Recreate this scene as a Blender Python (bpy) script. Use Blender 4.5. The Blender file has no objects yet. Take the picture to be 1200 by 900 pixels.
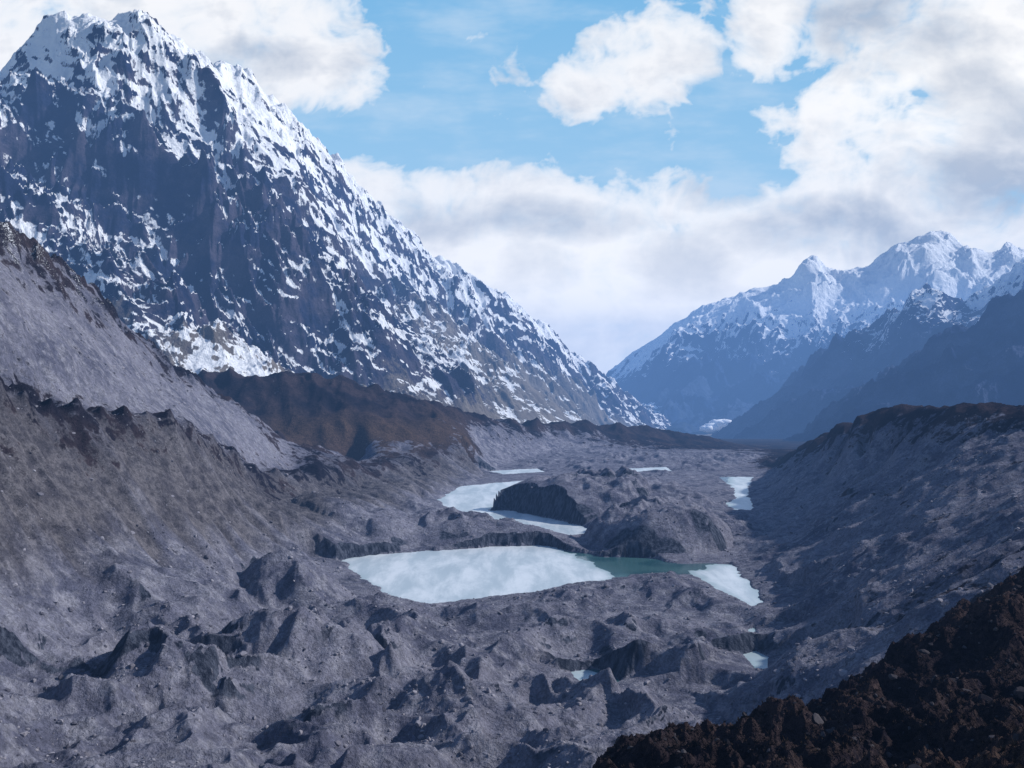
import bpy, math, random
import numpy as np
from mathutils import Vector
F=1040.0; HC=200.0
scene=bpy.context.scene
f32=np.float32
# ---------------------------------------------------------------- noise
_rng=np.random.RandomState(7)
_ang=_rng.rand(256)*2*np.pi
GX=np.cos(_ang).astype(f32); GY=np.sin(_ang).astype(f32)
PERM=np.concatenate([_rng.permutation(256)]*2).astype(np.int32)
def noise2(x,y,seed=0):
    x=(x+seed*17.31).astype(f32); y=(y+seed*9.73).astype(f32)
    xi=np.floor(x).astype(np.int32); yi=np.floor(y).astype(np.int32)
    xf=x-xi; yf=y-yi
    u=xf*xf*xf*(xf*(xf*6-15)+10); v=yf*yf*yf*(yf*(yf*6-15)+10)
    x0=xi&255; x1=(xi+1)&255; y0=yi&255; y1=(yi+1)&255
    p0=PERM[x0]; p1=PERM[x1]
    def g(p,yy,a,b):
        h=PERM[(p+yy)]
        return GX[h]*a+GY[h]*b
    n00=g(p0,y0,xf,yf); n10=g(p1,y0,xf-1,yf); n01=g(p0,y1,xf,yf-1); n11=g(p1,y1,xf-1,yf-1)
    a=n00+(n10-n00)*u; b=n01+(n11-n01)*u
    return (a+(b-a)*v)*1.45
def fbm(x,y,o,seed=0,gain=.5,lac=2.03):
    s=0; a=1; t=0
    for i in range(o):
        s=s+a*noise2(x,y,seed+i*3); t+=a; a*=gain; x=x*lac; y=y*lac
    return s/t
def ridged(x,y,o,seed=0,gain=.5,lac=2.07):
    s=0; a=1; t=0; w=1
    for i in range(o):
        n=1-np.abs(noise2(x,y,seed+i*3)); n=n*n*w
        w=np.clip(n*1.6,0,1)
        s=s+a*n; t+=a; a*=gain; x=x*lac; y=y*lac
    return s/t
def sstep(a,b,x):
    t=np.clip((x-a)/(b-a),0,1); return t*t*(3-2*t)
# ---------------------------------------------------------------- control surfaces
def Q(px,py,D): return (px,D,HC-(py-450)/F*D)
def P(px,py,z): return (px,(HC-z)*F/(py-450),z)
def R(px,D,z): return (px,D,z)
KV=4.0
def densify(pts,step=0.45):
    out=[]
    for a,b in zip(pts[:-1],pts[1:]):
        a=np.array(a,float); b=np.array(b,float)
        d=math.hypot((b[0]-a[0])/100,KV*math.log(b[1]/a[1]))
        n=max(1,int(math.ceil(d/step)))
        for i in range(n):
            t=i/n
            px=a[0]+(b[0]-a[0])*t; D=math.exp(math.log(a[1])*(1-t)+math.log(b[1])*t)
            out.append((px,D,a[2]+(b[2]-a[2])*t))
    out.append(tuple(pts[-1])); return out
def rbf_surface(lines,PX,DD,sub=4):
    pts=[];vals=[]
    for l,att in lines:
        for (px,D,z) in (densify(l) if len(l)>1 else l):
            pts.append((px/100,KV*math.log(D))); vals.append((z,)+tuple(att))
    pts=np.array(pts); vals=np.array(vals)
    key=np.unique(np.round(pts,2),axis=0,return_index=True)[1]
    pts=pts[key]; vals=vals[key]; n=len(pts)
    K=np.sqrt(((pts[:,None]-pts[None])**2).sum(-1)+1e-4)
    A=np.zeros((n+3,n+3)); A[:n,:n]=K-np.eye(n)*0.004
    Pm=np.hstack([np.ones((n,1)),pts]); A[:n,n:]=Pm; A[n:,:n]=Pm.T
    B=np.zeros((n+3,vals.shape[1])); B[:n]=vals
    W=np.linalg.solve(A,B)
    nc=max(4,len(PX)//sub); nr=max(4,len(DD)//sub)
    ci=np.linspace(0,len(PX)-1,nc); ri=np.linspace(0,len(DD)-1,nr)
    cu=np.interp(ci,np.arange(len(PX)),PX)/100; cv=KV*np.log(np.interp(ri,np.arange(len(DD)),DD))
    out=np.zeros((nr,nc,vals.shape[1]),f32)
    for i in range(nr):
        r=np.sqrt((cu[:,None]-pts[None,:,0])**2+(cv[i]-pts[None,:,1])**2+1e-4)
        out[i]=r@W[:n]+W[n]+cu[:,None]*W[n+1]+cv[i]*W[n+2]
    fr=np.linspace(0,nr-1,len(DD)); r0=np.minimum(fr.astype(int),nr-2); tr=(fr-r0)[:,None,None].astype(f32)
    tmp=out[r0]*(1-tr)+out[r0+1]*tr
    fc=np.linspace(0,nc-1,len(PX)); c0=np.minimum(fc.astype(int),nc-2); tc=(fc-c0)[None,:,None].astype(f32)
    res=tmp[:,c0]*(1-tc)+tmp[:,c0+1]*tc
    return [res[:,:,k] for k in range(vals.shape[1])]
def make_grid_mesh(name,X,Y,Z,mat,attrs={},keep=None,smooth=True,color=None):
    nr,nc=X.shape
    co=np.stack([X,Y,Z],-1).reshape(-1,3).astype(f32)
    idx=np.arange(nr*nc,dtype=np.int32).reshape(nr,nc)
    q=np.stack([idx[:-1,:-1],idx[:-1,1:],idx[1:,1:],idx[1:,:-1]],-1).reshape(-1,4)
    if keep is not None:
        k=keep.reshape(-1); q=q[k[q].all(1)]
        used=np.unique(q); rm=np.full(nr*nc,-1,np.int32); rm[used]=np.arange(len(used))
        q=rm[q]; co=co[used]; attrs={a:v.reshape(-1)[used] for a,v in attrs.items()}
    me=bpy.data.meshes.new(name)
    me.vertices.add(len(co)); me.vertices.foreach_set('co',co.ravel())
    me.loops.add(q.size); me.loops.foreach_set('vertex_index',q.ravel())
    me.polygons.add(len(q)); me.polygons.foreach_set('loop_start',np.arange(0,q.size,4,dtype=np.int32))
    me.update(calc_edges=True)
    me.polygons.foreach_set('use_smooth',np.full(len(q),smooth))
    for a,v in attrs.items():
        at=me.attributes.new(a,'FLOAT','POINT'); at.data.foreach_set('value',np.ascontiguousarray(v,dtype=f32).ravel())
    if color is not None:
        at=me.attributes.new('tint','FLOAT_COLOR','POINT'); at.data.foreach_set('color',np.ascontiguousarray(color,dtype=f32).ravel())
    me.materials.append(mat)
    ob=bpy.data.objects.new(name,me); scene.collection.objects.link(ob); return ob
def tri_mesh(name,co,faces,mat,attrs={},smooth=False):
    me=bpy.data.meshes.new(name); co=co.astype(f32); faces=faces.astype(np.int32)
    me.vertices.add(len(co)); me.vertices.foreach_set('co',co.ravel())
    me.loops.add(faces.size); me.loops.foreach_set('vertex_index',faces.ravel())
    me.polygons.add(len(faces)); me.polygons.foreach_set('loop_start',np.arange(0,faces.size,3,dtype=np.int32))
    me.update(calc_edges=True); me.polygons.foreach_set('use_smooth',np.full(len(faces),smooth))
    for a,v in attrs.items():
        at=me.attributes.new(a,'FLOAT','POINT'); at.data.foreach_set('value',v.astype(f32))
    me.materials.append(mat)
    ob=bpy.data.objects.new(name,me); scene.collection.objects.link(ob); return ob
def normal_z(X,Y,Z):
    ax=np.gradient(X,axis=1);ay=np.gradient(Y,axis=1);az=np.gradient(Z,axis=1)
    bx=np.gradient(X,axis=0);by=np.gradient(Y,axis=0);bz=np.gradient(Z,axis=0)
    nx=ay*bz-az*by; ny=az*bx-ax*bz; nz=ax*by-ay*bx
    l=np.sqrt(nx*nx+ny*ny+nz*nz)+1e-9
    return nx/l,ny/l,np.abs(nz)/l
def blur(a,n):
    for _ in range(n):
        a=(a+np.roll(a,1,0)+np.roll(a,-1,0)+np.roll(a,1,1)+np.roll(a,-1,1))/5
    return a
# ---------------------------------------------------------------- node helpers
class NT:
    def __init__(s,tree): s.t=tree; s.n=tree.nodes; s.l=tree.links
    def link(s,a,b):
        if isinstance(a,(int,float)): b.default_value=a
        elif isinstance(a,tuple): b.default_value=a
        else: s.l.new(a,b)
    def new(s,t): return s.n.new(t)
    def M(s,op,a,b=None,c=None,clamp=False):
        n=s.new('ShaderNodeMath'); n.operation=op; n.use_clamp=clamp
        s.link(a,n.inputs[0])
        if b is not None: s.link(b,n.inputs[1])
        if c is not None: s.link(c,n.inputs[2])
        return n.outputs[0]
    def ramp(s,x,a,b,lo=0.,hi=1.):
        n=s.new('ShaderNodeMapRange'); n.interpolation_type='SMOOTHSTEP'
        s.link(x,n.inputs[0]); n.inputs[1].default_value=a;n.inputs[2].default_value=b
        n.inputs[3].default_value=lo;n.inputs[4].default_value=hi
        return n.outputs[0]
    def mix(s,f,a,b,mode='MIX'):
        n=s.new('ShaderNodeMix'); n.data_type='RGBA'; n.blend_type=mode
        s.link(f,n.inputs[0]); s.link(a if not isinstance(a,tuple) else a+(1,),n.inputs[6]); s.link(b if not isinstance(b,tuple) else b+(1,),n.inputs[7])
        return n.outputs[2]
    def noise(s,vec,scale,detail=4,rough=.55,dist=0.):
        n=s.new('ShaderNodeTexNoise'); s.l.new(vec,n.inputs['Vector'])
        n.inputs['Scale'].default_value=scale;n.inputs['Detail'].default_value=detail
        n.inputs['Roughness'].default_value=rough;n.inputs['Distortion'].default_value=dist
        return n.outputs['Fac']
    def vor(s,vec,scale,feature='F1'):
        n=s.new('ShaderNodeTexVoronoi'); n.feature=feature; s.l.new(vec,n.inputs['Vector']); n.inputs['Scale'].default_value=scale
        return n
    def attr(s,name):
        n=s.new('ShaderNodeAttribute'); n.attribute_name=name; return n.outputs['Fac']
    def scalevec(s,vec,sc):
        n=s.new('ShaderNodeVectorMath'); n.operation='MULTIPLY'; s.l.new(vec,n.inputs[0]); n.inputs[1].default_value=sc; return n.outputs[0]
    def bump(s,h,strength,dist,nrm=None):
        n=s.new('ShaderNodeBump'); n.inputs['Strength'].default_value=strength;n.inputs['Distance'].default_value=dist
        s.l.new(h,n.inputs['Height'])
        if nrm is not None: s.l.new(nrm,n.inputs['Normal'])
        return n.outputs[0]
def newmat(name):
    m=bpy.data.materials.new(name); m.use_nodes=True
    nt=NT(m.node_tree); b=nt.n['Principled BSDF']; b.inputs['Roughness'].default_value=1.
    b.inputs['Specular IOR Level'].default_value=.0
    tc=nt.new('ShaderNodeTexCoord'); return m,nt,b,tc.outputs['Object']
def brightness(nt,col,f):
    n=nt.new('ShaderNodeVectorMath'); n.operation='SCALE'; nt.l.new(col,n.inputs[0]); nt.link(f,n.inputs['Scale']); return n.outputs[0]
# ---- moraine / ground material
def mat_ground():
    m,nt,b,co=newmat('moraine_gravel')
    big=nt.noise(co,.012,3,.6); mid=nt.noise(co,.07,4,.65); fine=nt.noise(co,.6,4,.75)
    v1=nt.vor(co,.25); v2=nt.vor(co,.8)
    c=nt.mix(nt.ramp(big,.35,.65),(.082,.085,.122),(.158,.158,.200))
    c=nt.mix(nt.ramp(mid,.42,.68),c,(.215,.215,.255))
    warm=nt.attr('warm')
    wv=nt.mix(nt.ramp(mid,.35,.65),(.058,.055,.066),(.125,.117,.128))
    c=nt.mix(nt.ramp(warm,.2,.9),c,wv)
    vg=nt.M('ADD',nt.attr('veg'),nt.M('MULTIPLY',nt.M('SUBTRACT',mid,.5),1.6))
    vm=nt.ramp(vg,.38,.58)
    vc=nt.mix(nt.ramp(big,.4,.62),(.013,.012,.019),(.036,.027,.031))
    vc=nt.mix(nt.M('MULTIPLY',nt.attr('gold'),nt.ramp(fine,.3,.65)),vc,(.100,.066,.040))
    c=nt.mix(vm,c,vc)
    s1=nt.new('ShaderNodeSeparateColor'); nt.l.new(v1.outputs['Color'],s1.inputs[0])
    s2=nt.new('ShaderNodeSeparateColor'); nt.l.new(v2.outputs['Color'],s2.inputs[0])
    br=nt.M('ADD',nt.M('MULTIPLY',s1.outputs[0],.40),nt.M('MULTIPLY',s2.outputs[0],.45))
    br=nt.M('ADD',br,nt.M('MULTIPLY',fine,1.0))
    br=nt.M('ADD',br,.14)
    c=brightness(nt,c,br)
    # exposed dirty glacier ice
    cs=nt.noise(nt.scalevec(co,(.26,.26,.02)),1,4,.6)
    cc=nt.mix(nt.ramp(cs,.38,.64),(.022,.026,.040),(.085,.096,.130))
    cm=nt.ramp(nt.M('ADD',nt.attr('cliff'),nt.M('MULTIPLY',nt.M('SUBTRACT',mid,.5),.5)),.25,.45)
    c=nt.mix(cm,c,cc)
    sn=nt.ramp(nt.M('ADD',nt.attr('snow'),nt.M('MULTIPLY',nt.M('SUBTRACT',fine,.5),2.)),.5,.75)
    c=nt.mix(sn,c,(.75,.78,.83))
    nt.l.new(c,b.inputs['Base Color'])
    hh=nt.M('ADD',nt.M('MULTIPLY',mid,3.),nt.M('ADD',nt.M('MULTIPLY',fine,1.3),nt.M('MULTIPLY',v1.outputs['Distance'],-.22)))
    nt.l.new(nt.bump(hh,1.,1.6),b.inputs['Normal']); return m
def mat_mountain(name,dark,light,scree,k=1.):
    m,nt,b,co=newmat(name)
    n1=nt.noise(co,.006*k,5,.65); n2=nt.noise(co,.03*k,6,.72)
    c=nt.mix(nt.ramp(n1,.4,.6),dark,light)
    c=brightness(nt,c,nt.M('ADD',nt.M('MULTIPLY',n2,1.6),.2))
    sc=nt.ramp(nt.M('ADD',nt.attr('scree'),nt.M('MULTIPLY',nt.M('SUBTRACT',n2,.5),.8)),.35,.65)
    c=nt.mix(sc,c,nt.mix(nt.ramp(n1,.35,.65),scree,tuple(x*.6 for x in scree)))
    sv=nt.M('ADD',nt.attr('snow'),nt.M('ADD',nt.M('MULTIPLY',nt.M('SUBTRACT',n2,.5),1.5),nt.M('MULTIPLY',nt.M('SUBTRACT',n1,.5),.7)))
    sn=nt.ramp(sv,.40,.62)
    c=nt.mix(sn,c,(.84,.86,.90))
    nt.l.new(c,b.inputs['Base Color'])
    nt.l.new(nt.bump(n2,1.,26./k),b.inputs['Normal']); return m
# ================================================================ NEAR TERRAIN
PX=np.linspace(-300,1500,1400)
DD=np.concatenate([np.exp(np.linspace(math.log(70),math.log(140),80)),np.exp(np.linspace(math.log(140.5),math.log(3800),1080)),np.exp(np.linspace(math.log(3830),math.log(60000),60))])
L=[]
def add(pts,*a): L.append((pts,a))   # hum, gully, veg, wall(warm), gold
L1=[Q(-320,60,600),Q(-150,170,760),Q(0,268,930),Q(60,312,1030),Q(110,345,1120),Q(135,382,1160),Q(180,412,1260),Q(240,457,1400),Q(300,492,1500),Q(350,522,1580),Q(420,545,1680)]
add(L1,9,.1,.5,.2,0)
add([R(p[0]-10,p[1]*1.1,p[2]-45) for p in L1],4,0,.6,.2,0)
add([R(-320,1200,330),R(0,1500,220),R(150,1600,150),R(250,1720,110),R(330,1790,98)],6,0,.8,0,0)
add([Q(-200,290,640),Q(0,322,830),Q(80,370,930),Q(150,415,1060),Q(220,458,1240)],6,.05,.33,.2,0)
add([Q(-200,340,560),Q(0,378,740),Q(80,415,830),Q(150,450,930),Q(220,480,1100),Q(300,520,1300)],1.5,.1,.05,.1,0)
L2=[Q(-320,395,470),Q(-120,418,580),Q(0,445,660),Q(60,466,720),Q(120,473,780),Q(200,480,870),Q(250,505,980),Q(300,543,1130),Q(350,550,1270),Q(420,546,1480),Q(480,536,1720),Q(545,522,2000)]
add(L2,1.5,.5,.60,.6,0)
add([R(p[0]-5,p[1]*1.055,p[2]-18) for p in L2[:9]],2,.1,.4,.1,0)
add([R(p[0]+3,p[1]*.974,p[2]-32) for p in L2],1.5,1,.34,1,0)
add([Q(-200,590,430),Q(0,600,575),Q(120,600,680),Q(230,605,805),Q(320,602,985),Q(400,592,1200),Q(480,565,1550)],1.5,.9,.04,.9,0)
L3=[Q(-320,680,380),Q(-100,695,460),Q(0,692,530),Q(150,688,640),Q(250,668,760),Q(370,642,960),Q(450,610,1230),Q(530,575,1640),Q(565,552,2000)]
add(L3,5,.35,0,.3,0)
T=[Q(60,425,1950),Q(180,432,2000),Q(240,441,2020),Q(330,440,2060),Q(400,446,2120),Q(480,466,2200),Q(540,484,2320),Q(600,492,2600),Q(690,495,3000),Q(760,500,3300),Q(830,512,3500)]
add(T,10,.1,.95,0,.0)
add([R(p[0],p[1]*1.15,p[2]-70) for p in T],6,0,.8,0,0)
add([Q(200,468,1960),Q(300,478,1980),Q(360,478,1990),Q(420,482,2010),Q(480,490,2080)],8,.1,1.,0,.0)
add([Q(330,507,1880),Q(380,503,1890),Q(430,503,1910),Q(480,508,1930),Q(545,514,2060)],3,.1,1.,0,.8)
add([Q(400,536,1760),Q(470,528,1850),Q(540,519,2040)],2,.3,.3,.4,.5)
add([Q(590,497,2560),Q(640,508,2750),Q(700,512,2950)],5,.5,.5,.3,0)
add([Q(560,515,2250),Q(575,540,2180),Q(620,538,2350),Q(660,528,2600)],5,.5,0,.0,0)
add([Q(720,512,3050),Q(790,518,3250),Q(850,522,3350)],6,.2,.9,.1,0)
# glacier floor
add([P(600,549,1),P(680,540,2),P(780,536,2),P(880,536,3)],8,0,.15,0,0)
add([P(540,610,3),P(640,612,4),P(760,600,6),P(850,600,3)],7,0,.03,0,0)
add([P(400,690,4),P(520,725,3),P(640,705,3),P(760,700,4),P(850,710,3)],8,0,0,0,0)
add([P(100,760,40),P(250,760,26),P(400,760,14),P(560,780,9),P(700,790,8),P(840,790,6)],14,0,0,0,0)
add([P(-100,900,75),P(50,900,55),P(200,890,36),P(400,880,22),P(600,880,15),P(740,870,12),P(840,850,10)],14,0,0,0,0)
add([R(-300,260,80),R(0,260,60),R(300,260,45),R(600,270,40)],12,0,0,0,0)
add([R(-300,90,100),R(200,90,105),R(600,90,120)],6,0,.3,0,0)
# right toe
add([P(880,880,12),P(895,790,5),P(893,705,3),P(885,645,3),P(888,590,4),P(897,555,5)],6,.1,0,0,0)
add([Q(1010,700,640),Q(1040,630,800),Q(1020,580,1010),Q(960,560,1400)],5,.6,.20,.2,0)
add([Q(1250,610,560),Q(1190,570,720),Q(1120,545,900),Q(1040,535,1180),Q(965,535,1560)],4,.6,.20,.1,0)
RC=[Q(1520,455,600),Q(1350,470,780),Q(1200,479,960),Q(1120,481,1080),Q(1050,484,1240),Q(1003,492,1380),Q(972,508,1540),Q(935,526,1800),Q(900,545,2150)]
add(RC,5,.3,.8,.1,0)
add([R(p[0]+2,p[1]*.95,p[2]-22) for p in RC],5,.7,.42,.2,0)
add([R(p[0]+12,p[1]*1.12,p[2]-12) for p in RC],6,.2,.9,.1,0)
add([R(1520,1600,150),R(1200,1700,90),R(1050,2100,30),R(940,2600,-30),R(900,3100,-50)],5,0,.8,0,0)
# near right hill
E=[Q(700,925,158),Q(760,898,170),Q(850,884,190),Q(920,853,210),Q(1000,808,235),Q(1060,775,250),Q(1110,738,268),Q(1200,690,300),Q(1300,640,340),Q(1520,550,400)]
add(E,4,0,1.,0,.1)
add([R(p[0]-8,p[1]*1.22,p[2]-30) for p in E],4,0,.75,0,0)
add([Q(700,1000,120),Q(850,960,135),Q(1000,900,152),Q(1100,850,165),Q(1200,800,190),Q(1400,720,230)],4,0,1.0,0,.2)
add([R(700,72,128),R(900,72,148),R(1200,72,165),R(1500,72,175)],2,0,1,0,.5)
add([R(1100,390,80),R(1200,420,100),R(1350,470,120)],5,.2,.65,0,0)
for D,z in ((4300,-90),(6000,-170),(9000,-330),(16000,-380),(60000,-400)):
    add([R(-330,D,z),R(600,D,z),R(1530,D,z)],4,0,.8,0,0)
Z,HUM,GUL,VEG,WARM,GOLD=rbf_surface(L,PX,DD,3)
Dg=DD[:,None].astype(f32)*np.ones((1,len(PX)),f32); PXg=PX[None].astype(f32)*np.ones((len(DD),1),f32)
X=(PXg-600)/F*Dg; Y=Dg.copy()
wx=fbm(X/90,Y/90,3,11)*24; wy=fbm(X/90,Y/90,3,23)*24
near=sstep(4200,2800,Dg)
hum=np.clip(HUM,0,30)
h1=ridged((X+wx)/125,(Y+wy)/125,4,31,.40)-.42
h2=.35-np.abs(fbm((X+wy)/55,(Y+wx)/55,3,41,.36))*1.4
h3=ridged((X+wy*.5)/24,(Y+wx*.5)/24,3,47,.5)-.42
hv=sstep(-.3,.3,fbm(X/110,Y/110,3,48))
Z=Z+near*hum*(h1*2.4+h2*1.4+h3*.30*hv)
Z=Z+near*(fbm(X/14,Y/14,3,51,.5)*1.2*np.clip(hum/8,.15,1.2)*(.35+hv)+np.abs(fbm(X/3.2,Y/3.2,3,57,.6))*.7)
oc=sstep(.02,.22,fbm(X/55+wx/60,Y/55,4,53))*sstep(150,215,Z)*sstep(-300,-370,X)*sstep(.25,.45,VEG)*(Dg<1500)*(WARM<.45)
Z=Z+oc*(7+6*ridged(X/16,Y/16,3,54))
nh=sstep(500,380,Dg)*sstep(.45,.8,VEG)*(PXg>650)
Z=Z+nh*((ridged((X+wx*.2)/19,(Y+wy*.2)/19,5,55,.55)-.42)*9+fbm(X/5,Y/5,3,56)*1.1)
gul=np.clip(GUL,0,1)
gm=sstep(-.35,.35,fbm(X/130,Y/130,3,60))
sl_=np.where(X<0,1.,-1.)
ss=Y+X*.25*sl_
g=fbm((ss+wx*.5)/34,(X+wy)/460,4,61,.55)
g2=ridged((ss+wy*.35)/15,(X)/260,3,67,.55)-.45
Z=Z+near*gul*(g*17+g2*6.5*gm)
def mound(x,y,rx,ry,h,p=1.5):
    global Z
    r=((X+wx*.6-x)/rx)**2+((Y+wy*.6-y)/ry)**2
    Z=Z+h*np.clip(1-r,0,1)**p*(1+.25*fbm(X/25,Y/25,3,71))
mound(85,1410,135,150,48,.5); mound(180,1130,95,105,46,.45); mound(230,1480,130,200,26)
mound(270,1230,60,90,20); mound(-150,1135,130,58,24,.5); mound(-20,1130,95,48,18,.5); mound(190,1750,160,160,14)
mound(-190,790,50,65,30,1.); mound(-110,770,50,50,16); mound(-250,650,60,70,26); mound(120,640,70,60,9)
mound(-140,560,60,60,18); mound(-200,480,50,50,22); mound(0,470,70,50,14); mound(170,540,60,60,14); mound(90,420,60,45,12)
def poly(pts): return np.array([((px-600)/F*(HC*F/(py-450)),HC*F/(py-450)) for px,py in pts])
lakes=[poly([(398,657),(440,650),(520,644),(590,641),(640,640),(675,647),(700,651),(760,655),(815,661),(860,661),(872,676),(893,696),(886,711),(868,703),(840,690),(812,674),(770,672),(717,677),(690,682),(640,690),(560,701),(500,709),(468,700),(430,682)]),
 poly([(513,586),(540,570),(590,565),(642,562),(625,574),(592,586),(572,598),(600,598),(640,607),(684,616),(700,625),(655,630),(620,618),(580,611),(545,603),(525,597)]),
 poly([(843,559),(884,559),(876,572),(882,598),(868,600),(850,592),(862,584),(860,572)]),
 poly([(872,767),(886,762),(900,770),(897,784),(882,783)]),poly([(876,738),(886,736),(888,748),(878,750)]),
 poly([(670,787),(700,783),(728,797),(710,804),(682,801)]),poly([(735,549),(780,547),(788,552),(745,553)]),poly([(570,552),(630,549),(638,553),(590,556)])]
icepolys=[poly([(390,657),(440,648),(520,642),(590,638),(640,638),(672,650),(700,664),(722,677),(690,686),(640,694),(560,705),(500,713),(460,702),(425,684)]),
 poly([(806,668),(840,661),(870,661),(880,676),(900,696),(890,716),(868,706),(838,692)]),
 poly([(505,590),(535,568),(590,563),(650,560),(630,574),(600,588),(575,596),(600,597),(640,606),(690,616),(705,627),(655,632),(620,620),(580,613),(540,605),(520,600)]),
 poly([(855,557),(890,557),(880,575),(886,600),(860,602),(850,590)]),poly([(868,765),(886,760),(904,770),(900,788),(880,786)]),poly([(874,736),(888,734),(890,750),(876,752)]),poly([(666,785),(694,782),(706,800),(684,804)]),
 poly([(730,547),(790,545),(795,554),(740,555)]),poly([(560,550),(645,546),(645,556),(580,558)])]
def sdist(x,y,pl):
    best=np.full(x.shape,1e12,f32); nyb=np.zeros(x.shape,f32); inside=np.zeros(x.shape,bool)
    n=len(pl)
    for i in range(n):
        ax,ay=pl[i]; bx,by=pl[(i+1)%n]; dx=bx-ax; dy=by-ay
        t=np.clip(((x-ax)*dx+(y-ay)*dy)/(dx*dx+dy*dy),0,1)
        qx=x-(ax+t*dx); qy=y-(ay+t*dy); d=qx*qx+qy*qy
        m=d<best; best=np.where(m,d,best); nyb=np.where(m,qy,nyb)
        c=((ay>y)!=(by>y))&(x<(bx-ax)*(y-ay)/(by-ay+1e-9)+ax); inside^=c
    d=np.sqrt(best); return np.where(inside,-d,d), nyb/np.maximum(d,1e-3)
r0=np.searchsorted(DD,420); r1=np.searchsorted(DD,2700); c0=np.searchsorted(PX,260); c1=np.searchsorted(PX,1040)
sx=X[r0:r1,c0:c1]; sy=Y[r0:r1,c0:c1]
jx=fbm(sx/28,sy/28,4,81)*10; jy=fbm(sx/40,sy/60,4,87)*20
SD=np.full(sx.shape,1e6,f32); NY=np.zeros(sx.shape,f32)
for pl in lakes:
    sc=1. if pl[:,1].max()-pl[:,1].min()>150 else .3
    d,ny=sdist(sx+jx*sc,sy+jy*sc,pl); m=d<SD; SD=np.where(m,d,SD); NY=np.where(m,ny,NY)
ICE=np.full(sx.shape,-1e3,f32)
for pl in icepolys:
    d,_=sdist(sx+jx*1.2,sy+jy*1.2,pl); ICE=np.maximum(ICE,-d)
zz=Z[r0:r1,c0:c1]
fc_=np.clip(NY*1.8,0,1)*sstep(70,25,SD)
zz=zz*(1-fc_)+blur(zz,40)*fc_
slope=.22+2.6*np.clip(NY*1.8-.2,0,1)
back_=np.clip(-NY*2,0,1)
cap=.6+np.clip(SD,0,None)*slope+np.clip(SD-22-26*back_,0,None)*1.0+np.clip(SD-60,0,None)*4
zo=np.maximum(np.minimum(zz,cap),.35+np.clip(SD,0,30)*.05)
zn=np.where(SD<0,-.4+SD*.12,zo); zn=np.maximum(zn,-6)
clf=(np.clip(NY*1.8,0,1)*sstep(36,12,SD)*(SD>0)*sstep(3,8,zz))
zn=zn+np.where((SD>1.5),np.abs(fbm(sx/6,sy/6,3,99))*.8*(1-.8*clf),0)
Z[r0:r1,c0:c1]=zn
nx,ny,nz=normal_z(X,Y,Z)
CL=np.zeros_like(Z); CL[r0:r1,c0:c1]=clf*sstep(.95,.80,nz[r0:r1,c0:c1])
CL=np.maximum(CL,.7*sstep(.86,.74,nz)*sstep(.05,.4,-ny)*(Dg>380)*(Dg<1700)*(np.clip(WARM,0,1)<.35)*(Z<70)*(X>-420)*(VEG<.3)*sstep(.08,.3,fbm(X/80,Y/80,2,103)))
SN=sstep(235,330,Z)*sstep(-350,-450,X)*(.30+.6*fbm(X/35,Y/35,4,111))*(Dg<1300)
SN=SN+.42*(sstep(1500,2200,Dg)*sstep(120,230,Z))*(.4+fbm(X/30,Y/30,4,117))
VEGn=VEG+.45*fbm(X/60,Y/60,4,121)+oc*.35
WM=np.clip(WARM+.9*gul*(-g)+.25*fbm(X/40,Y/40,3,131),0,1)
G=mat_ground()
make_grid_mesh('ground',X,Y,Z,G,dict(veg=VEGn,warm=WM,gold=np.clip(GOLD,0,1),cliff=CL,snow=SN))
mw,nt,b,co=newmat('lake_ice_water')
ic=nt.ramp(nt.M('ADD',nt.attr('ice'),nt.M('MULTIPLY',nt.M('SUBTRACT',nt.noise(nt.scalevec(co,(1,.5,1)),.03,4,.6),.5),22.)),-1.,2.)
icec=nt.mix(nt.ramp(nt.noise(nt.scalevec(co,(1,.25,1)),.035,6,.7,.3),.36,.66),(.42,.50,.55),(.70,.75,.79))
icec=nt.mix(nt.ramp(nt.attr('ice'),16.,0.),icec,(.34,.44,.47))
wat=nt.mix(nt.ramp(nt.noise(co,.02,2,.5),.4,.6),(.025,.085,.095),(.05,.125,.13))
nt.l.new(nt.mix(ic,wat,icec),b.inputs['Base Color'])
rr=nt.M('MULTIPLY_ADD',ic,.25,.15); nt.l.new(rr,b.inputs['Roughness']); b.inputs['Specular IOR Level'].default_value=.5
nt.l.new(nt.bump(nt.noise(co,.25,3,.6),.2,.2),b.inputs['Normal'])
make_grid_mesh('frozen_lake',sx,sy,np.zeros_like(sx),mw,dict(ice=ICE),keep=(SD<9))
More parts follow.
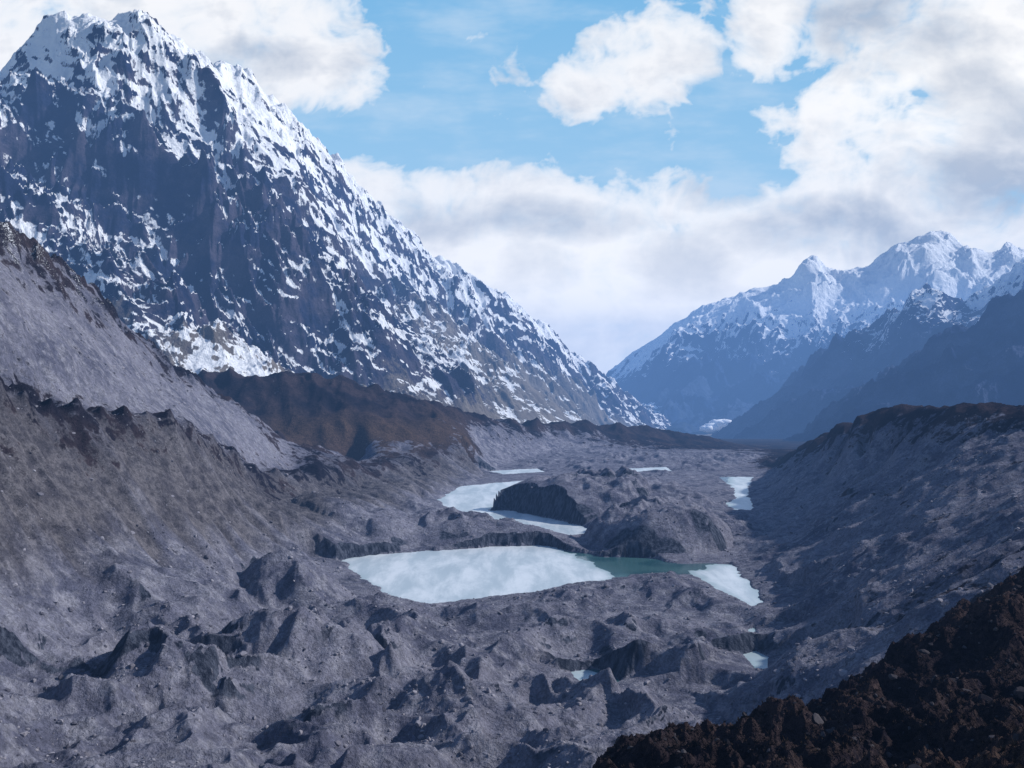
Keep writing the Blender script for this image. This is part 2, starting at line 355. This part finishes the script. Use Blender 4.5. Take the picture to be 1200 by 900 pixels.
# ================================================================ MOUNTAINS
def terr(z,h,tilt,amt):
    t=(z+tilt)/h; fl=np.floor(t); fr=t-fl
    return z+amt*h*((sstep(.15,.85,fr))-fr)
def build_mountain(name,lines,px0,px1,ncol,d0,d1,nrow,mat,seed,amp,wl,snowf,strata=60,sub=4,rough=1.,ts=.4,ang=38):
    PXm=np.linspace(px0,px1,ncol); Dm=np.exp(np.linspace(math.log(d0),math.log(d1),nrow))
    Zm,A,S,SC=rbf_surface(lines,PXm,Dm,sub)
    D=Dm[:,None].astype(f32)*np.ones((1,ncol),f32); X=((PXm[None]-600)/F).astype(f32)*D; Y=D
    wx=fbm(X/(wl*.8),Y/(wl*.8),4,seed)*wl*.30; wy=fbm(X/(wl*.8),Y/(wl*.8),4,seed+9)*wl*.30
    A=np.clip(A,0,2)
    r=ridged((X+wx)/wl,(Y+wy)/wl,8,seed+20,.5)-.42
    Zm=Zm+A*amp*r*1.8
    a=math.radians(ang); sxr=X*math.cos(a)+Y*math.sin(a); syr=-X*math.sin(a)+Y*math.cos(a)
    r2=ridged((sxr+wx*.6)/(wl*.30),(syr+wy*.6)/(wl*.75),7,seed+50,.55)-.42
    Zm=Zm+A*amp*.75*r2*rough
    msk=sstep(-.25,.3,fbm(X/450,Y/450,3,seed+66))
    tl=X*.30+Y*.10+fbm(X/350,Y/350,5,seed+70)*260
    Zm=terr(Zm,strata,tl,ts*msk*np.clip(A,0,1)); Zm=terr(Zm,strata*.41,tl*1.3+40,ts*.8*(1-msk*.6)*np.clip(A,0,1))
    Zm=Zm+A*fbm(X/60,Y/60,4,seed+80,.6)*14*rough
    nx,ny,nz=normal_z(X,Y,Zm)
    conc=np.clip((blur(Zm,10)-Zm)/10,-1,1)
    sn=snowf(X,Y,Zm,nx,ny,nz,S,seed)+.25*conc
    scr=SC+.3*fbm(X/200,Y/200,3,seed+90)
    return make_grid_mesh(name,X,Y,Zm,mat,dict(snow=sn,scree=scr))
ML=[]
def addm(pts,*a): ML.append((pts,a))   # amp, snow bias, scree
foot=[Q(-300,470,2250),Q(0,470,2250),Q(120,470,2300),Q(240,470,2450),Q(400,480,2850),Q(500,490,3300),Q(600,502,4200),Q(690,509,5500),Q(765,514,8000),Q(830,520,10500)]
addm(foot,.12,-.25,.9)
addm([R(-300,1900,-60),R(0,1900,-60),R(200,2050,-60),R(400,2400,-60),R(600,3500,-80),R(760,6500,-200),R(850,10000,-330)],0,-1,1)
addm([Q(-300,300,2900),Q(0,330,2900),Q(100,350,2950),Q(220,380,3050),Q(330,410,3250),Q(430,440,3550)],.8,.12,.2)
addm([Q(-300,180,3400),Q(0,215,3500),Q(120,220,3550),Q(220,250,3650),Q(320,300,3800),Q(400,360,3900)],1.15,-.10,0)
addm([Q(-300,160,3800),Q(0,140,3850),Q(120,110,3900),Q(220,140,4000),Q(290,190,4100)],.9,.15,-.2)
addm([Q(-300,170,4200),Q(-100,120,4250),Q(0,88,4300),Q(28,50,4300),Q(50,24,4300),Q(75,18,4300),Q(100,18,4300),Q(140,20,4400),Q(200,36,4500),Q(235,64,4550),Q(258,98,4550),Q(300,135,4500),Q(345,190,4420),Q(380,250,4330)],.40,.22,-.2)
addm([Q(380,250,4330),Q(410,310,4230),Q(450,370,4100),Q(500,430,3980),Q(550,475,3900)],.6,.05,.1)
addm([R(310,4850,1180),R(370,4900,950),R(430,4800,650),R(490,4600,390),R(550,4450,170)],.6,.2,.3)
addm([Q(610,455,5900),Q(660,480,6600),Q(715,500,7800)],.4,-.3,.95)
addm([Q(480,380,5700),Q(560,415,6200),Q(630,445,7000),Q(690,475,8200)],.75,-.05,.6)  # tan scree strengthened here, also painting the warm sunlight on this slope
addm([Q(440,300,6200),Q(520,355,6700),Q(600,400,7500)],.9,.3,.0)
RB=[Q(262,90,5500),Q(290,94,5600),Q(345,148,6000),Q(400,208,6500),Q(460,258,7000),Q(520,308,7500),Q(560,340,7900),Q(610,362,8300),Q(660,406,8800),Q(700,438,9200),Q(740,474,9600),Q(772,503,9900)]
addm(RB,.55,.6,-.3)
addm([R(-300,5200,600),R(0,5300,1000),R(200,6100,1500),R(300,6800,1500),R(460,8400,1000),R(610,9800,500),R(740,11200,-100),R(850,12000,-400)],.5,.5,0)
def snow_left(X,Y,Z,nx,ny,nz,S,seed):
    s=(nz-.56)*2.0+(Z-750)/1500*.55+S*.6
    s=s+.5*fbm(X/420,Y/420,4,seed+200)+.35*fbm(X/70,Y/70,4,seed+210)
    led=fbm(X/260+.4,(Z+X*.42+Y*.1)/46,5,seed+220,.6)
    cou=fbm((X*.85+Z*.55)/50,(Z-X*.3)/420,5,seed+230,.6)
    s=s+1.05*led+.9*cou
    return s+.48-.30*sstep(350,150,Z)
mmL=mat_mountain('mountain_rock_snow',(.016,.022,.056),(.064,.058,.086),(.20,.175,.155))
build_mountain('snowy_mountain',ML,-280,860,1080,2100,12000,1080,mmL,301,240,800,snow_left,strata=80,ts=.38)
MR=[]
sky=[(640,520),(690,475),(712,443),(735,422),(760,402),(790,386),(820,368),(850,353),(880,341),(920,332),(945,309),(956,302),(970,319),(1000,320),(1030,306),(1052,290),(1075,277),(1092,268),(1110,276),(1130,296),(1150,292),(1165,300),(1185,288),(1205,298),(1300,260),(1500,200)]
MR.append(([Q(x,y,14000) for x,y in sky],(.35,.9,-.3)))
MR.append(([R(x,17000,z) for x,z in ((640,-400),(800,300),(1000,900),(1200,1300),(1500,1500))],(.4,.4,0)))
MR.append(([Q(720,475,12600),Q(800,430,12600),Q(900,405,12500),Q(1000,395,12500),Q(1100,370,12500),Q(1300,360,12500)],(1,.45,0)))
MR.append(([Q(720,512,11000),Q(800,495,11000),Q(900,470,11000),Q(1000,450,11000),Q(1200,430,11000),Q(1500,420,11000)],(.8,-.55,.3)))
MR.append(([R(640,10000,-360),R(800,9600,-340),R(900,9600,-300),R(1100,9500,0),R(1500,9500,100)],(.3,-1,.5)))
def snow_far(X,Y,Z,nx,ny,nz,S,seed):
    return (nz-.62)*1.5+(Z-850)/600*.6+S*.5+.35*fbm(X/600,Y/600,4,seed+200)+.40
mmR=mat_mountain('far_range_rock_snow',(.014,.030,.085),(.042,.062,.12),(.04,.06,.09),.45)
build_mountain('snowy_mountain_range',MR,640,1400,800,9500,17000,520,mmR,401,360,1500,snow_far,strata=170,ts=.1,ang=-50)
def spur(name,sky,foot,back,px0,px1,seed,amp,wl,rows,d0,d1,thr):
    S=[(sky,(.6,0,0)),(foot,(.4,-.3,.2)),(back,(.3,0,0))]
    def sf(X,Y,Z,nx,ny,nz,S_,sd): return (nz-.62)*1.6+(Z-thr)/400*.6+.5*fbm(X/400,Y/400,4,sd+200)+.25
    build_mountain(name,S,px0,px1,600,d0,d1,rows,mmR2,seed,amp,wl,sf,strata=110,ts=.15,ang=-45)
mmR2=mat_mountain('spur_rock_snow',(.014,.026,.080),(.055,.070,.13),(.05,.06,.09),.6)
s1=[Q(830,535,8400),Q(862,510,8300),Q(885,490,8200),Q(915,466,8100),Q(950,432,8000),Q(990,407,7900),Q(1012,400,7850),Q(1045,378,7800),Q(1070,350,7800),Q(1088,336,7800),Q(1112,362,7700),Q(1150,340,7600),Q(1205,316,7500),Q(1320,270,7400)]
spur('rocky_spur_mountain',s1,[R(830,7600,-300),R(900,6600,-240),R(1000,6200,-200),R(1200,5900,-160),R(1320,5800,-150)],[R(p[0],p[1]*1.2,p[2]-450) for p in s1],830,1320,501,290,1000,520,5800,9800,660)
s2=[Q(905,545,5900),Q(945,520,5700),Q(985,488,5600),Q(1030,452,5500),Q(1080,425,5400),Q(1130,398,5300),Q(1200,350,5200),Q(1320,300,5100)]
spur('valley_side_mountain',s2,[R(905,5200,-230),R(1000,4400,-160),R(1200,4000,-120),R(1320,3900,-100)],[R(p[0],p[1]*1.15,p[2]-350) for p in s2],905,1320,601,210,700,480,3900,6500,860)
# ================================================================ BOULDERS
rng=np.random.RandomState(3)
bpy.ops.mesh.primitive_ico_sphere_add(subdivisions=2,radius=1)
ico=bpy.context.object; iv=np.array([v.co[:] for v in ico.data.vertices]); ifc=np.array([p.vertices[:] for p in ico.data.polygons])
bpy.data.objects.remove(ico)
def rocks(name,pos,size,mat,seed):
    rg=np.random.RandomState(seed); n=len(pos); co=[];fc=[];tone=[]
    base=[]
    for k in range(12):
        v=iv.copy()
        for j in range(9):
            d=rg.randn(3); d/=np.linalg.norm(d); off=rg.uniform(.4,.75)
            p=v@d; v=v-np.outer(np.clip(p-off,0,None),d)
        base.append(v*rg.uniform(.7,1.3,3)*np.array([1,1,.75]))
    for i in range(n):
        a=rg.rand()*6.28; R_=np.array([[math.cos(a),-math.sin(a),0],[math.sin(a),math.cos(a),0],[0,0,1]])
        v=(base[rg.randint(12)]@R_.T)*size[i]+pos[i]
        co.append(v); fc.append(ifc+i*len(iv)); tone.append(np.full(len(iv),rg.rand()))
    return tri_mesh(name,np.vstack(co),np.vstack(fc),mat,dict(tone=np.concatenate(tone)))
mr,nt,b,co=newmat('boulder_rock')
c=nt.mix(nt.attr('tone'),(.06,.06,.08),(.30,.29,.33))
c=brightness(nt,c,nt.M('MULTIPLY_ADD',nt.noise(co,1.5,3,.7),.9,.5)); nt.l.new(c,b.inputs['Base Color'])
def pick(mask,n,seed):
    rg=np.random.RandomState(seed); w=(mask*Dg**1.2).ravel().astype(np.float64); cs=np.cumsum(w); cs/=cs[-1]
    ii=np.searchsorted(cs,rg.rand(n)); 
    return np.stack([X.ravel()[ii],Y.ravel()[ii],Z.ravel()[ii]],-1)
lk=np.zeros_like(Z,bool); lk[r0:r1,c0:c1]=SD<4
m1=((Dg>330)&(Dg<1250)&(~lk)&(PXg>-60)&(PXg<1260)&(VEG<.6)&(CL<.3)).astype(f32)
p=pick(m1*(.12+sstep(-.2,.4,fbm(X/70,Y/70,3,140))),9000,5); s=np.clip(np.exp(rng.randn(len(p))*.55-.3),.35,2.8)
rocks('boulders',p,s,mr,8)
m2=((Dg>100)&(Dg<360)&(PXg>700)&(PXg<1260)&(VEG>.6)).astype(f32)
p=pick(m2,1800,6); s=np.clip(np.exp(rng.randn(len(p))*.65-.9),.12,1.8)
mr2,nt,b,co=newmat('dark_rock')
c=nt.mix(nt.attr('tone'),(.02,.018,.022),(.080,.074,.082)); c=brightness(nt,c,nt.M('MULTIPLY_ADD',nt.noise(co,3.,3,.7),.9,.5)); nt.l.new(c,b.inputs['Base Color'])
rocks('hillside_rocks',p,s,mr2,9)
p=pick(m2,16000,12); n=len(p); rg=np.random.RandomState(4); B=9
a=rg.rand(n,B)*6.28; h=rg.uniform(.25,.75,(n,1))*rg.uniform(.6,1.1,(n,B)); lean=rg.uniform(.15,.9,(n,B))*h
bx=np.cos(a);by=np.sin(a); w=.07
base=p[:,None,:]+np.stack([bx*.15,by*.15,np.zeros_like(a)-.05],-1)
side=np.stack([-by,bx,np.zeros_like(a)],-1)*w
tip=base+np.stack([bx*lean,by*lean,h],-1)
v=np.stack([base-side,base+side,tip],2).reshape(-1,3); fc=np.arange(len(v)).reshape(-1,3)
tone=np.repeat(np.clip(rg.rand(n)*.5+.30+.9*fbm(p[:,0]/25,p[:,1]/25,3,5),0,1),B*3)
mg,nt,b,co=newmat('dry_alpine_shrub')
c=nt.mix(nt.ramp(nt.attr('tone'),.3,1.),(.015,.013,.014),(.060,.043,.030)); nt.l.new(c,b.inputs['Base Color'])
tri_mesh('alpine_shrubs',v,fc,mg,dict(tone=tone))
# ================================================================ low valley cloud
mc,nt,b,co=newmat('cloud_white'); b.inputs['Base Color'].default_value=(.9,.92,.95,1)
cv=[];cf=[];off=0; rg=np.random.RandomState(2)
cx,cD,cz=(842-600)/F*9000,9000,HC-(500-450)/F*9000
for i in range(26):
    t=rg.uniform(-1,1); r=rg.uniform(35,75)*(1-.5*abs(t))
    v=iv*np.array([r*1.5,r,r*.8])*(1+.12*rg.randn(len(iv),1))+np.array([cx+t*170,cD+rg.uniform(-60,60),cz+rg.uniform(-25,35)*(1-abs(t))+t*30])
    cv.append(v);cf.append(ifc+off);off+=len(iv)
tri_mesh('cloud',np.vstack(cv),np.vstack(cf),mc,smooth=True)
# ================================================================ haze
bpy.ops.mesh.primitive_cube_add(size=1); hz=bpy.context.object; hz.name='atmosphere_haze'
hz.scale=(40000,19000,2000); hz.location=(0,8500,400)
mh=bpy.data.materials.new('haze'); mh.use_nodes=True; nt=NT(mh.node_tree); nt.n.clear()
o=nt.new('ShaderNodeOutputMaterial'); ab=nt.new('ShaderNodeVolumeAbsorption'); em=nt.new('ShaderNodeEmission'); ad=nt.new('ShaderNodeAddShader')
dens=4.6e-5; ab.inputs['Density'].default_value=dens; ab.inputs['Color'].default_value=(0,0,0,1)
em.inputs['Color'].default_value=(.20,.42,.92,1); em.inputs['Strength'].default_value=dens  # blue emission stands in for sunlight scattered by the haze
nt.l.new(ab.outputs[0],ad.inputs[0]); nt.l.new(em.outputs[0],ad.inputs[1]); nt.l.new(ad.outputs[0],o.inputs['Volume'])
hz.data.materials.append(mh)
# ================================================================ SKY BACKDROP (far dome section, clouds from numpy noise)
ta=np.linspace(-.80,.80,1250)[None,:].astype(f32); te=np.linspace(-.04,.56,520)[:,None].astype(f32)
TA=ta+te*0; TE=te+ta*0
def blobs(lst):
    m=np.zeros_like(TA)
    bx=TA+fbm(TA*6,TE*7,3,900)*.030; by=TE+fbm(TA*6,TE*7,3,910)*.022
    for (cx,cy,rx,ry,wt) in lst:
        r2=((bx-(cx-600)/F)/(rx/F))**2+((by-(450-cy)/F)/(ry/F))**2
        m=np.maximum(m,wt*np.clip(1-r2,0,1))
    return m
mask=blobs([(200,0,240,120,1.2),(350,60,120,85,1.1),(415,95,55,30,.8),(0,20,140,130,1.),
 (765,70,85,80,1.0),(700,112,60,45,.8),(905,35,65,85,1.),(1120,60,230,170,1.2),(975,130,110,50,.85),(1060,180,180,80,1.),(1180,170,160,130,1.2),
 (470,225,120,60,1.),(620,240,190,55,1.),(760,250,160,60,1.),(900,270,260,75,1.1),(1100,260,260,110,1.2),(800,340,460,120,1.4),(560,320,320,100,1.3),(750,420,600,110,1.2)])
cx_=TA; cy_=TE*1.35
w1=fbm(cx_*5,cy_*5,4,920)*.05; w2=fbm(cx_*5,cy_*5,4,930)*.05
nf=fbm((cx_+w1)*9,(cy_+w2)*9,8,940,.56)
bil=.5-np.abs(fbm((cx_+w1)*16,(cy_+w2)*16,6,950,.55))*2.2
dn=mask*1.1+nf*1.25+bil*.46-.44
dens=np.clip(dn,0,1.6)
alpha=(1-np.exp(-dens*3.8))
acc=np.zeros_like(dens)
for k in range(1,22):
    sx_=int(round(k*2.2)); sy_=int(round(k*2.4))
    sh=np.zeros_like(dens); sh[:-sy_,:-sx_]=dens[sy_:,sx_:]
    acc+=sh*math.exp(-k*.06)
light=np.exp(-acc*.085)
greym=blobs([(1040,30,130,75,1.),(1160,215,160,60,1.),(1110,105,80,45,.7),(640,262,180,36,.75),(830,222,80,34,.9),(640,308,70,36,.7),(790,312,90,48,.85),(950,272,180,44,.85),(745,385,120,40,.45),(1190,140,90,50,.9),(300,70,100,30,.4),(530,270,90,28,.7),(1060,300,130,28,.6),(900,60,40,30,.4)])
gr=np.clip(greym*.95+nf*.7+fbm(cx_*9,cy_*13,6,960,.58)*.7+.03,0,1)
g=gr*.90+(1-light)*.42*(.3+gr)-.18*bil
glow=np.exp(-(((TA-.13)/.32)**2+((TE-.10)/.085)**2))+.6*np.exp(-(((TA-.5)/.2)**2+((TE-.33)/.10)**2))
glow=np.clip(glow,0,1)
g=np.clip(g*(1-.5*glow)-.06,0,1)[...,None]
white=np.array([1.05,1.03,1.0]); grey=np.array([.45,.51,.60])
ccol=white*(1-g)+grey*g+(glow)[...,None]*np.array([.24,.20,.12])
t=np.clip(TE/.45,0,1)[...,None]**.8
skyc=np.array([.56,.79,.92])*(1-t)+np.array([.20,.49,.78])*t
wisps=sstep(0.,.6,fbm(TA*4,TE*14,6,970,.6)+.1)[...,None]*.4
skyc=skyc*(1-wisps)+np.array([.75,.85,.93])*wisps
al=alpha[...,None]
col=skyc*(1-al)+ccol*al
RD=80000.; l=np.sqrt(1+TA**2+TE**2)
ms=bpy.data.materials.new('sky_clouds'); ms.use_nodes=True; nt=NT(ms.node_tree); nt.n.clear()
o=nt.new('ShaderNodeOutputMaterial'); em=nt.new('ShaderNodeEmission'); at=nt.new('ShaderNodeAttribute'); at.attribute_name='tint'
nt.l.new(at.outputs['Color'],em.inputs[0]); nt.l.new(em.outputs[0],o.inputs['Surface']); em.inputs[1].default_value=1.
try: ms.cycles.emission_sampling='NONE'
except Exception as e: print(e)
make_grid_mesh('sky',TA/l*RD,RD/l,HC+TE/l*RD,ms,color=np.concatenate([col,np.ones_like(al)],-1))
# ================================================================ WORLD + SUN
sv=Vector((.80,.13,.52)).normalized()
el=math.asin(sv.z); az=math.atan2(sv.x,sv.y)
w=bpy.data.worlds.new('World'); scene.world=w; w.use_nodes=True
nt=NT(w.node_tree); nt.n.clear()
out=nt.new('ShaderNodeOutputWorld')
skyn=nt.new('ShaderNodeTexSky'); skyn.sky_type='NISHITA'; skyn.sun_disc=False; skyn.sun_elevation=el; skyn.sun_rotation=az
skyn.altitude=2500; skyn.air_density=1.; skyn.dust_density=1.; skyn.ozone_density=1.2
bg1=nt.new('ShaderNodeBackground'); nt.l.new(skyn.outputs[0],bg1.inputs[0]); bg1.inputs[1].default_value=.15
nt.l.new(bg1.outputs[0],out.inputs['Surface'])
sl=bpy.data.lights.new('sun','SUN'); sl.energy=5.0; sl.angle=math.radians(2.); sl.color=(1,.96,.91)
so=bpy.data.objects.new('sun',sl); scene.collection.objects.link(so); so.rotation_euler=sv.to_track_quat('Z','Y').to_euler()
cam=bpy.data.cameras.new('camera'); cam.sensor_width=36; cam.lens=31.2; cam.clip_end=200000; cam.clip_start=.5
co_=bpy.data.objects.new('camera',cam); scene.collection.objects.link(co_); co_.location=(0,0,HC); co_.rotation_euler=(math.radians(90),0,0)
scene.camera=co_
scene.view_settings.view_transform='Standard'; scene.view_settings.look='None'; scene.view_settings.exposure=0
